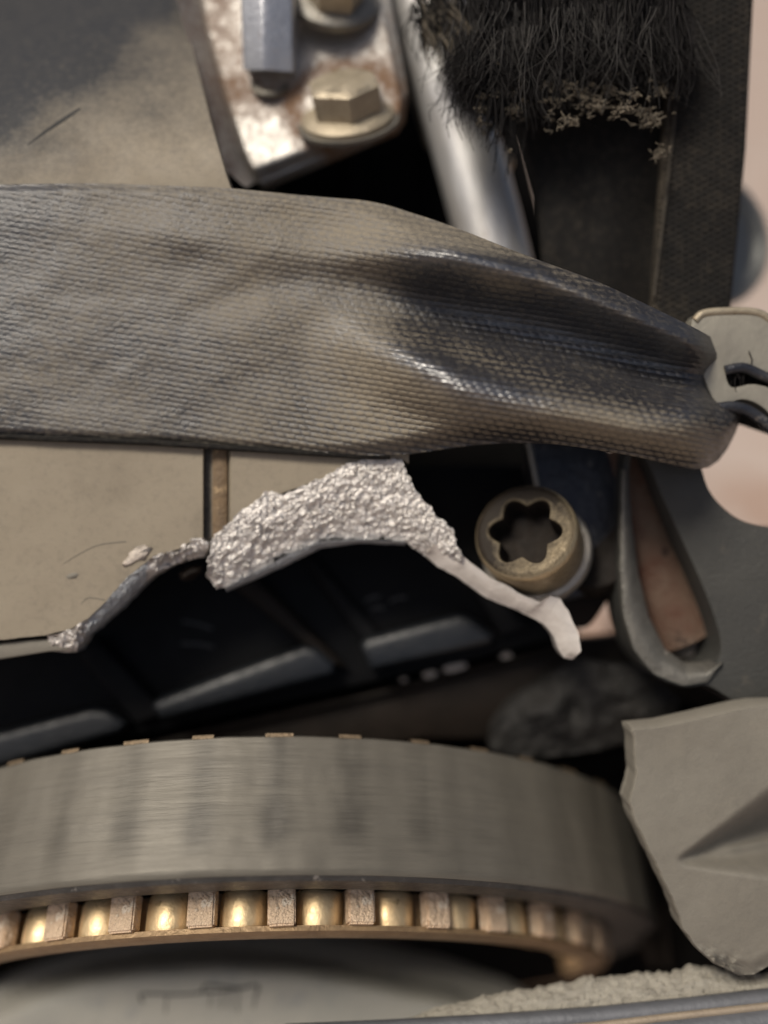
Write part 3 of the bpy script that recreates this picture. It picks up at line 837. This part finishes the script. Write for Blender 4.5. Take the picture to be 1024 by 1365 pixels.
hex_bolt('hex_bolt', 463, 150, bz(463, 150) + 8, (-0.10, 0.66, 0.75), 54, 44, 68, M['bolt_tan'], 'tan flanged hex bolt on the lower part of the rusty bracket', rot0=0.25)
hex_bolt('hex_bolt', 362, 96, bz(362, 96) + 6, (0.04, 0.93, 0.42), 43, 110, 0, M['bolt_steel'], 'silvery blue long hex bolt standing left of the tan bolt', rot0=math.pi / 6 + 0.1, hint=(0, 0, 1))
nutr = Root('flange_nut', P(446, 0, -80), 'dark round flange nut cut off by the top edge above the tan bolt', 'nut', 'bolts on the rusty bracket')
link_mesh('nut_flange', lathe_mesh(P(446, 2, -110), (0.1, 0.4, 0.9), [(66, -2), (66, 8), (60, 13), (40, 15)], 48), M['bolt_dark'], nutr)
link_mesh('nut_body', lathe_mesh(P(446, -6, -96), (0.1, 0.4, 0.9), [(46, 0), (46, 36), (38, 42), (20, 42)], 48, shape=lambda th, j: hexf(th)), M['bolt_tan'], nutr)

# ================================================================ SILVER ROD
rd = Root('silver_rod', P(600, 180, -170), 'blurry silver metal rod slanting down behind the dusty strap', 'rod')
cpts = [(548, -120), (566, -20), (592, 90), (620, 190), (650, 300), (672, 390)]
link_mesh('rod_shaft', tube_mesh([P(x, y, -175) for (x, y) in resample(smooth_loop(cpts, 5, False), 30)], 54, 36, squash=0.8), M['rod'], rd)
link_mesh('rod_sleeve', tube_mesh([P(x, y, -210) for (x, y) in ((524, -120), (538, 0), (556, 90), (584, 190))], 22, 16), M['bolt_dark'], rd)
st = link_mesh('tan_blob', lathe_mesh(P(668, 214, -190), (0.1, 0.2, 1), [(20, -60), (20, 0), (17, 6), (8, 8)], 28), M['bolt_tan'], P(668, 214, -240))  # made-up tan blob for the ground glimpsed past the rod
tag(st, 'small round tan plug peeking out beside the frayed strap', 'blob')

# ================================================================ RIGHT HAND PULLEY
pl = Root('pulley', P(955, 310, -260), 'grey round pulley rim half hidden behind the black strap', 'pulley')
link_mesh('pulley_disc', lathe_mesh(P(935, 320, -280), (0.25, 0.1, 1), [(118, -60), (118, 10), (112, 18), (100, 14), (94, 6), (60, 4), (10, 6)], 72), M['disc'], pl)
link_mesh('pulley_rim', lathe_mesh(P(935, 320, -280), (0.25, 0.1, 1), [(119, 4), (121, 12), (118, 19), (112, 19), (111, 10)], 72, cap0=False, cap1=False), M['cream'], pl)

# ================================================================ BLACK UPRIGHT STRAP and FRAYED STRAP


def web(xl, xr, yy, z, name, root, seed, thick=7, rib=8.5, amp=1.8, zf=None, dust_shade=None):
    nu, nv = 170, 260
    tv = np.linspace(0, 1, nv)
    Y = yy[0] + (yy[1] - yy[0]) * tv
    XL = np.interp(Y, *xl); XR = np.interp(Y, *xr)
    U = np.linspace(0, 1, nu)
    X = XL[None, :] + (XR - XL)[None, :] * U[:, None]
    Yg = np.repeat(Y[None, :], nu, 0)
    Z = z + (zf(X, Yg) if zf else 0) + 5 * fbm(X * 0.01, Yg * 0.006, seed)
    ph = Yg / rib + 0.5 * np.floor(X / rib)
    Z = Z + amp * np.sin(2 * math.pi * ph) * np.abs(np.sin(math.pi * X / rib))
    Z = Z - 6 * (1 - sstep(0, 0.03, np.minimum(U, 1 - U)))[:, None]
    G = np.stack([(X - 512) * (D - Z) / D, (682.5 - Yg) * (D - Z) / D, Z], -1)
    dv = dust_shade(X, Yg) if dust_shade else np.zeros_like(X)
    return link_mesh(name, grid_mesh(G, np.array([0, 0, -float(thick)]), 'dust_shade', np.clip(dv, 0, 1)), M['blackweb'], root)


us = Root('upright_strap', P(930, 200, -50), 'plain black woven strap running down the right side behind the dusty strap', 'strap')
web(([-120, 400, 470], [905, 868, 862]), ([-120, 0, 200, 400, 470], [1012, 1004, 994, 975, 968]), (-120, 470), -52, 'webbing', us, 141,
    dust_shade=lambda X, Y: 0.02 + 0.30 * fbm(X * 0.02, Y * 0.02, 143) + 0.5 * sstep(14, 2, np.abs(X - np.interp(Y, [-120, 400], [908, 871]))))
link_mesh('strap_seam', tube_mesh([P(x, y, -47 + random.uniform(-1, 1)) for (x, y) in resample([(908, -120), (904, 60), (899, 160), (886, 280), (872, 395)], 24)], 1.8, 6), M['seam'], us, label='tan stitched seam')

fs = Root('frayed_strap', P(780, 200, -60), 'black strap with a torn fluffy frayed end hanging over the silver rod', 'strap')
web(([-120, 0, 160, 260, 400, 430], [690, 690, 690, 716, 728, 735]), ([-120, 0, 400, 430], [918, 910, 874, 870]), (-120, 430), -84, 'webbing', fs, 151,
    zf=lambda X, Y: -26 * sstep(800, 870, X) * sstep(180, 340, Y), dust_shade=lambda X, Y: -0.08 + 0.3 * fbm(X * 0.03, Y * 0.03, 153))


def strands(n, x0, x1, ytop, ylen, z, wmin, wmax, seed, lean=(-8, 8), curl=8.0, tip=None):
    r = random.Random(seed)
    V = []; F = []
    for i in range(n):
        x = r.uniform(x0, x1); y = ytop + r.uniform(-25, 25)
        u = (x - x0) / (x1 - x0)
        ln = ylen(u) * r.uniform(0.55, 1.15)
        zz = z + r.uniform(-10, 22)
        w = r.uniform(wmin, wmax)
        lx_ = r.uniform(*lean) + (u - 0.45) * 20
        m = 6; pts = []
        cx = r.uniform(-curl, curl); cz = r.uniform(-curl, curl)
        for k in range(m):
            t = k / (m - 1)
            pts.append(P(x + lx_ * t + cx * math.sin(3.0 * t) * t + r.uniform(-1.5, 1.5) * t, y + ln * t, zz + cz * math.sin(2.5 * t)))
        o = len(V)
        for k, p in enumerate(pts):
            ww = w * (1 - 0.6 * k / (m - 1))
            for q in range(3):
                a = 2.094 * q
                V.append((p[0] + ww * math.cos(a), p[1], p[2] + ww * math.sin(a)))
        for k in range(m - 1):
            for q in range(3):
                a = o + k * 3 + q; b = o + k * 3 + (q + 1) % 3
                F.append((a, b, b + 3, a + 3))
    me = bpy.data.meshes.new('m'); me.from_pydata(V, [], F); me.shade_smooth()
    return me


def fl_len(u):
    return float(np.interp(u, [0, 0.1, 0.3, 0.6, 0.85, 1], [105, 150, 165, 150, 150, 140]))


def tufts(nt, per, x0, x1, y0, ylen, z, seed, lean, curl, spread, w=(0.6, 1.7)):
    """Threads stuck together in clumps: each clump has its own lean, bend and length."""
    r = random.Random(seed)
    V = []; F = []
    for i in range(nt):
        x = x0 + (x1 - x0) * (i + r.random()) / nt
        u = (x - x0) / (x1 - x0)
        tl = r.uniform(*lean); tz = r.uniform(-8, 30); tb = r.uniform(-curl, curl); tlen = ylen(u) * r.uniform(0.6, 1.2)
        ty = y0 + r.uniform(-20, 20); conv = r.uniform(0.2, 1.4)
        for j in range(per):
            ox = r.gauss(0, spread); oz = r.gauss(0, 5); ln = tlen * r.uniform(0.6, 1.12); ww0 = r.uniform(*w)
            kx = r.gauss(0, curl * 0.55); kz = r.gauss(0, 7); m = 7; o = len(V); fr_ = r.uniform(1.5, 5)
            for k in range(m):
                t = k / (m - 1)
                p = P(x + ox * (1 - t + t * conv) + tl * t + tb * math.sin(2.6 * t) * t + kx * math.sin(fr_ * t) * t, ty + ln * t * (1 - 0.12 * t) + r.uniform(-2, 2),
                      z + tz + oz + kz * math.sin(3 * t))
                ww = ww0 * (1 - 0.5 * t)
                for q in range(3):
                    V.append((p[0] + ww * math.cos(2.094 * q), p[1], p[2] + ww * math.sin(2.094 * q)))
            for k in range(m - 1):
                for q in range(3):
                    F.append((o + k * 3 + q, o + k * 3 + (q + 1) % 3, o + k * 3 + 3 + (q + 1) % 3, o + k * 3 + 3 + q))
    me = bpy.data.meshes.new('m'); me.from_pydata(V, [], F); me.shade_smooth()
    return me


link_mesh('frayed_threads', tufts(95, 20, 640, 905, -25, fl_len, -30, 5, (-26, 14), 22, 6), M['thread'], fs, kind='stuff')
link_mesh('frayed_fluff', tufts(110, 14, 622, 900, 70, lambda u: 62 + 22 * math.sin(7 * u) + 16 * math.sin(19 * u + 1), -24, 6, (-38, 30), 34, 9, (0.5, 1.4)), M['thread'], fs, kind='stuff')
link_mesh('left_fluff', tufts(40, 14, 615, 690, 60, lambda u: 90 + 60 * u, -28, 16, (-30, 22), 30, 10, (0.5, 1.4)), M['thread'], fs, kind='stuff')
link_mesh('grey_fluff', tufts(70, 5, 622, 905, 20, lambda u: 120, -14, 26, (-40, 34), 40, 12, (0.4, 1.0)), M['greythread'], fs, kind='stuff')
link_mesh('side_fluff', strands(320, 548, 640, 0, lambda u: 60 + 40 * u, -70, 0.7, 1.8, 8, lean=(-10, 45), curl=20), M['thread'], fs, kind='stuff')
def lint_clumps(spots, seed):
    """Matted bits of dusty fibre: short threads pointing every way."""
    r = random.Random(seed)
    V = []; F = []
    for (x, y, s, n) in spots:
        z = -2 + r.uniform(-10, 8)
        for j in range(n):
            a = r.uniform(0, 6.28); ln = s * r.uniform(0.5, 1.5); bx = x + r.gauss(0, s * 0.45); by = y + r.gauss(0, s * 0.35)
            bend = r.uniform(-0.9, 0.9); o = len(V); w = r.uniform(0.5, 1.3)
            for k in range(4):
                t = k / 3 - 0.5
                p = P(bx + ln * t * math.cos(a + bend * t), by + ln * t * math.sin(a + bend * t) * 0.7, z + r.uniform(-2, 3) + 4 * t * bend)
                for q in range(3):
                    V.append((p[0] + w * math.cos(2.094 * q), p[1] + w * math.sin(2.094 * q), p[2] + w * 0.5 * math.sin(2.094 * q)))
            for k in range(3):
                for q in range(3):
                    F.append((o + k * 3 + q, o + k * 3 + (q + 1) % 3, o + k * 3 + 3 + (q + 1) % 3, o + k * 3 + 3 + q))
    me = bpy.data.meshes.new('m'); me.from_pydata(V, [], F); me.shade_smooth()
    return me


sp_ = [(x, y, s * 1.5, 26) for (x, y, s) in ((672, 120, 9), (684, 146, 6), (757, 115, 7), (782, 128, 11), (760, 162, 8), (741, 136, 6), (722, 114, 6), (800, 140, 7), (832, 145, 9), (868, 160, 12), (884, 122, 7), (845, 126, 6), (815, 120, 6), (880, 205, 8), (856, 150, 6), (740, 117, 6))]
r = random.Random(9)
sp_ += [(r.uniform(635, 900), r.gauss(136, 24), r.uniform(3, 7), 5) for i in range(80)]
link_mesh('tan_lint', lint_clumps(sp_, 9), M['lint'], fs, kind='stuff')
link_mesh('pale_tuft', strands(120, 560, 606, 22, lambda u: 55, -62, 1.0, 2.6, 14, lean=(10, 50), curl=16), M['lint'], fs, kind='stuff')

# ================================================================ BUCKLE, right edge
bk = Root('strap_buckle', P(1010, 490, 0), 'cream coloured steel buckle holding the right end of the dusty strap', 'buckle')
ob = smooth_loop([(922, 432), (934, 416), (970, 413), (1010, 415), (1045, 432), (1150, 450), (1150, 660), (1090, 640), (1052, 585), (1020, 545), (990, 532), (962, 540), (945, 520), (930, 470)], 4)
hb = smooth_loop([(968, 492), (985, 486), (1010, 494), (1060, 515), (1110, 560), (1080, 560), (1040, 524), (1005, 512), (975, 516)], 4)
link_mesh('buckle_plate', plate_mesh([tuple(p) for p in ob], 2, 26, 5, [[tuple(p) for p in hb]], seg=3), M['cream'], bk)
link_mesh('rolled_edge', tube_mesh([P(x, y, 0) for (x, y) in smooth_loop([(926, 428), (938, 418), (970, 415), (1010, 417), (1045, 434), (1150, 452)], 5, False)], 5.5, 10), M['bolt_tan'], bk)
link_mesh('buckle_rim', tube_mesh([P(x, y, -1) for (x, y) in smooth_loop([(940, 548), (975, 542), (1005, 552), (1040, 585), (1090, 660)], 5, False)], 8, 10), M['bluesteel'], bk, label='black lower edge of the buckle')
link_mesh('slot_bar', tube_mesh([P(x, y, 0) for (x, y) in smooth_loop([(965, 494), (990, 490), (1015, 500), (1060, 522), (1110, 560)], 5, False)], 7, 10), M['bluesteel'], bk)

# ================================================================ SLOTTED BRACKET right
sb = Root('slotted_bracket', P(940, 780, -40), 'olive grey steel bracket plate with a long slanted slot at right', 'bracket')
so = smooth_loop([(836, 596), (880, 592), (926, 606), (944, 650), (962, 674), (988, 693), (1024, 702), (1090, 706), (1170, 730), (1170, 925), (1040, 930), (985, 936), (945, 915), (910, 916), (872, 900), (846, 868), (832, 820), (828, 760), (832, 700)], 4)
hol = smooth_loop([(841, 612), (860, 610), (882, 660), (912, 726), (942, 794), (960, 850), (958, 880), (940, 895), (912, 897), (882, 880), (858, 838), (847, 780), (841, 700)], 4)
link_mesh('bracket_plate', plate_mesh([tuple(p) for p in so], -32, 85, 4, [[tuple(p) for p in hol]], seg=3,
                                      zf=lambda x, y: -32 + 0.10 * (x - 900)), M['olive'], sb)
oc = [(832, 625), (830, 700), (829, 760), (833, 820), (847, 867), (873, 899), (910, 914), (942, 908), (960, 884)]
ic = [(838, 628), (845, 704), (853, 766), (866, 822), (888, 866), (914, 884), (936, 884), (952, 880), (961, 880)]
Gr, prx, pry = two_curve(oc, ic, 80, 14, -25, -46, 0.8, 0.8, 0.05, 181, 9)
Gr[..., 2] += 0.10 * (prx - 900)
link_mesh('slot_rim', grid_mesh(Gr, np.array([0, 0, -12.0])), M['worn'], sb, label='worn pale lip round the slot')
rp = Root('rusty_pin', P(880, 790, -130), 'rusty brown pin seen deep inside the slot of the olive bracket', 'pin')
link_mesh('pin_shaft', tube_mesh([P(820, 600, -130), P(850, 720, -130), P(884, 800, -128), (P(908, 850, -126))], 54, 24), M['rust'], rp)
link_mesh('pin_end', lathe_mesh(P(914, 862, -122), (-0.3, 0.5, 0.9), [(24, -20), (24, 0), (18, 6)], 24), M['washer'], rp)

# ================================================================ ENGINE BRACKET (blue-black) + STAR SOCKET BOLT
eb = Root('engine_bracket', P(780, 680, -110), 'oily blue black steel lug behind the star socket bolt', 'bracket')
eo = smooth_loop([(706, 560), (760, 572), (806, 594), (832, 622), (843, 660), (838, 712), (818, 752), (790, 790), (742, 800), (712, 760), (712, 660)], 4)
link_mesh('lug_plate', plate_mesh([tuple(p) for p in eo], -82, 60, 10, seg=4), M['bluesteel'], eb)
link_mesh('lug_edge', tube_mesh([P(x, y, -80) for (x, y) in ((701, 575), (708, 606), (716, 645), (722, 680))], 4.5, 8), M['washer'], eb)
link_mesh('lug_boss', lathe_mesh(P(790, 745, -130), (-0.25, 0.25, 0.9), [(60, 0), (60, 40), (52, 52), (30, 52)], 40), M['brownblack'], eb)
link_mesh('lower_lobe', plate_mesh([tuple(p) for p in smooth_loop([(742, 790), (790, 775), (826, 742), (832, 770), (812, 800), (786, 835), (762, 832)], 4)], -118, 40, 8, seg=3), M['brownblack'], eb)

ax = np.array([-0.36, 0.40, 0.84]); ax /= np.linalg.norm(ax)
topc = P(699, 707, 0)
tb_ = Root('star_socket_bolt', topc - ax * 100, 'brass tinted star socket bolt head beside the broken arm', 'bolt')
HH = 74.0
base = topc - ax * HH


def star(th, ro=50.0, ri=36.5):
    return ri + (ro - ri) * (0.5 + 0.5 * math.cos(6 * th)) ** 0.75


n = 96
x_, y_, a_ = frame_from_axis(ax)
rings = []
prof = [(67, 0), (69, 6), (70, HH - 12), (68.5, HH - 6), (64, HH - 1.5), (58, HH), (54.5, HH - 1)]
V = []; A = []
for (rr, h) in prof:
    for k in range(n):
        th = 2 * math.pi * k / n
        V.append(base + a_ * h + rr * (math.cos(th) * x_ + math.sin(th) * y_))
        # oily face; lower right rim's brightness and upper left flank's shade painted in
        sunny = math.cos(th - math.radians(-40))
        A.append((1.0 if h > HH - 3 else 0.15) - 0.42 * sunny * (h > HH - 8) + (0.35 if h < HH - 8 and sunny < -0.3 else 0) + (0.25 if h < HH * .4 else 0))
for h in (HH - 1, HH - 3):
    for k in range(n):
        th = 2 * math.pi * k / n + 0.3
        s = star(2 * math.pi * k / n) + (1.5 if h == HH - 1 else 0)
        V.append(base + a_ * h + s * (math.cos(th - 0.3) * x_ + math.sin(th - 0.3) * y_)); A.append(0.75)
F = []
nr = len(prof) + 2
for j in range(nr - 1):
    for k in range(n):
        p = j * n + k; q = j * n + (k + 1) % n
        F.append((p, q, q + n, p + n))
me = bpy.data.meshes.new('m'); me.from_pydata([tuple(v) for v in V], [], F); finish(me, 35)
at = me.attributes.new('grime_shade', 'FLOAT', 'POINT'); at.data.foreach_set('value', np.array(A, np.float32))
hd = link_mesh('bolt_head', me, M['torx'], tb_)
V = []; F = []
for j, (h, f) in enumerate(((HH - 3, 1.0), (HH - 12, 0.97), (HH - 46, 0.93), (HH - 52, 0.5))):
    for k in range(n):
        th = 2 * math.pi * k / n
        V.append(tuple(base + a_ * h + star(th) * f * (math.cos(th) * x_ + math.sin(th) * y_)))
for j in range(3):
    for k in range(n):
        p = j * n + k; q = j * n + (k + 1) % n
        F.append((p, q, q + n, p + n))
F.append(tuple(3 * n + k for k in range(n)))
me = bpy.data.meshes.new('m'); me.from_pydata(V, [], F); finish(me, 35)
link_mesh('star_socket', me, M['torxrec'], tb_, parent=hd)
link_mesh('bolt_flange', lathe_mesh(base, ax, [(77, -14), (78, -4), (76, 2), (70, 5), (66, 5)], 64), M['washer'], tb_)

# ================================================================ DUSTY WEBBING STRAP (front)
ds = Root('webbing_strap', P(480, 430, 20), 'wide dusty black webbing strap lying across the housing into the buckle', 'strap')
nu, nv = 860, 300
pxs = np.linspace(-420, 990, nu)
tv = np.linspace(0, 1, nv)
tx_ = [-420, 0, 120, 300, 420, 500, 600, 700, 800, 900, 950, 975, 990]
ty_ = [243, 246, 244, 250, 262, 268, 300, 340, 376, 424, 449, 466, 484]
bx_ = [-420, 0, 200, 400, 500, 545, 580, 640, 700, 750, 850, 905, 928, 945, 958, 970, 980, 990]
by_ = [574, 581, 589, 602, 608, 606, 600, 592, 590, 592, 608, 622, 626, 623, 614, 598, 578, 552]
def sm(x, xp, fp):
    return sum(np.interp(x + d, xp, fp) for d in (-24, -12, 0, 12, 24)) / 5
YT = sm(pxs, tx_, ty_); YB = np.where(pxs > 880, np.interp(pxs, bx_, by_), sm(pxs, bx_, by_))
PX = np.repeat(pxs[:, None], nv, 1)
PY = YT[:, None] + (YB - YT)[:, None] * tv[None, :]
PX = PX + 5.0 * np.sin(math.pi * tv)[None, :] * sstep(880, 980, PX)
am = sstep(400, 620, PX)
y1 = np.interp(PX, [420, 600, 720, 900, 990], [338, 342, 364, 440, 486])
yv = np.interp(PX, [450, 600, 750, 900, 990], [392, 420, 456, 500, 515])
y2 = np.interp(PX, [450, 540, 610, 700, 850, 990], [452, 482, 512, 535, 566, 560])
g = lambda d, w: np.exp(-(d / w) ** 2)
Z = 13 + 34 * sstep(380, 640, PX)
Z = Z + am * (58 * g(PY - y1, 32) - 36 * g(PY - yv, 46) + 76 * g(PY - y2, 42))
Z = Z + 10 * am * g(PY - y2 - 44, 20)
Z = Z + 9 * fbm(PX * 0.006, PY * 0.007, 161) * (1 - 0.5 * am)
Z = Z + 7 * g(PY - np.interp(PX, [100, 300, 520], [300, 322, 352]), 26) * sstep(60, 260, PX) * (1 - am)
Z = Z - 6 * g(PY - np.interp(PX, [240, 360, 520], [420, 380, 366]), 26) * sstep(220, 340, PX) * (1 - am)
# right end rolls round the buckle bar
Z = Z - 110 * sstep(905, 992, PX) ** 1.3 - 12 * g(PX - 952, 10)
# hem edges curl under
et = np.minimum(PY - YT[:, None], YB[:, None] - PY)
Z = Z - (7 + 24 * am) * (1 - sstep(0, 14 + 26 * am, et)) ** 1.5
# woven relief: floats laid in offset rows, running slightly downhill
ry = (PY - 0.16 * (PX - 300) + 5 * fbm(PX * .004, PY * .01, 170)) / 7.4
row = np.floor(ry)
cx = PX / 13.0 + 0.5 * (row % 2) + 0.18 * row
wv = np.abs(np.sin(math.pi * ry)) ** 0.8 * (0.35 + 0.65 * np.abs(np.sin(math.pi * cx)) ** 0.7)
wgain = 0.22 + 0.20 * sstep(60, 400, PX) + 0.40 * sstep(200, 460, PX) * sstep(440, 570, PY) + 0.15 * am * sstep(380, 520, PY)
Z = Z + 2.6 * wgain * (wv - 0.5) * (1 + 0.5 * vnoise(PX * 0.05, PY * 0.05, 163)) + 0.5 * vnoise(PX * 0.4, PY * 0.4, 164)
G = np.stack([(PX - 512) * (D - Z) / D, (682.5 - PY) * (D - Z) / D, Z], -1)
du = 0.58 + 0.7 * fbm(PX * 0.006, PY * 0.008, 165, 3)
du = du - 0.30 * g(PX - 130, 110) * g(PY - 460, 80)
du = du - 0.95 * am * g(PY - yv + 10, 56) * sstep(470, 600, PX) + 0.30 * sstep(600, 760, PX) * g(PY - y2 - 4, 42)
du = du - 1.2 * g(PX - 620, 90) * g(PY - y2 + 6, 22) - 1.0 * g(PX - 655, 90) * g(PY - y1 + 2, 10)
du = du - 0.25 * am * (1 - sstep(0, 26, PY - YT[:, None])) - 0.45 * sstep(26, 2, YB[:, None] - PY) * sstep(350, 560, PX)  # shade of the rolled-under edges painted in as darker webbing
du = du - 0.28 * sstep(560, 820, PX) - 0.42 * sstep(150, -20, PX) - 0.12 * sstep(300, 200, PX)  # left end's dimmer light painted in; right end charcoal
du = du - 0.55 * sstep(930, 965, PX) + 0.25 * am * g(PY - y2 - 18, 24)
du = du + 0.85 * (wv - 0.55) * wgain
wm = grid_mesh(G, np.array([0, 0, -7.0]), 'dust_shade', np.clip(du, 0, 1), 80)
ru_ = 1.5 * g(PX - 620, 95) * g(PY - y2 + 6, 26) + 1.2 * g(PX - 665, 85) * g(PY - y1 + 3, 14) + 0.55 * am * g(PY - yv - 10, 30) * sstep(560, 680, PX) * (1 - sstep(880, 930, PX))
ru_ = np.clip(ru_ * (0.75 + 0.9 * vnoise(PX * 0.06, PY * 0.12, 177)), 0, 1).astype(np.float32).ravel()
wm.attributes.new('rubbed', 'FLOAT', 'POINT').data.foreach_set('value', np.concatenate([ru_, ru_]))
link_mesh('webbing', wm, M['strap'], ds)
rt_ = [[P(x, y, -46 + 0.12 * (x - 940)) for y in np.linspace(468 + 0.25 * (x - 940), 548 + 0.35 * (x - 940), 12)] for x in np.linspace(935, 1130, 30)]
link_mesh('folded_end', grid_mesh(np.array(rt_), np.array([0, 0, -7.0])), M['blackweb'], ds)
# dark strip along the lower edge
lower_edge = [P(x, y + 1, 8 + 0 * x) for (x, y) in zip(np.linspace(-300, 520, 40), np.interp(np.linspace(-300, 520, 40), bx_, by_))]
link_mesh('lower_edge_strip', tube_mesh(lower_edge, 4.0, 8), M['blackweb'], ds)
# fuzzy worn end at the buckle
link_mesh('worn_end', strands(160, 965, 996, 478, lambda u: 34 + 14 * u, -30, 0.7, 1.5, 31, lean=(-14, 12), curl=16), M['thread'], ds, kind='stuff')
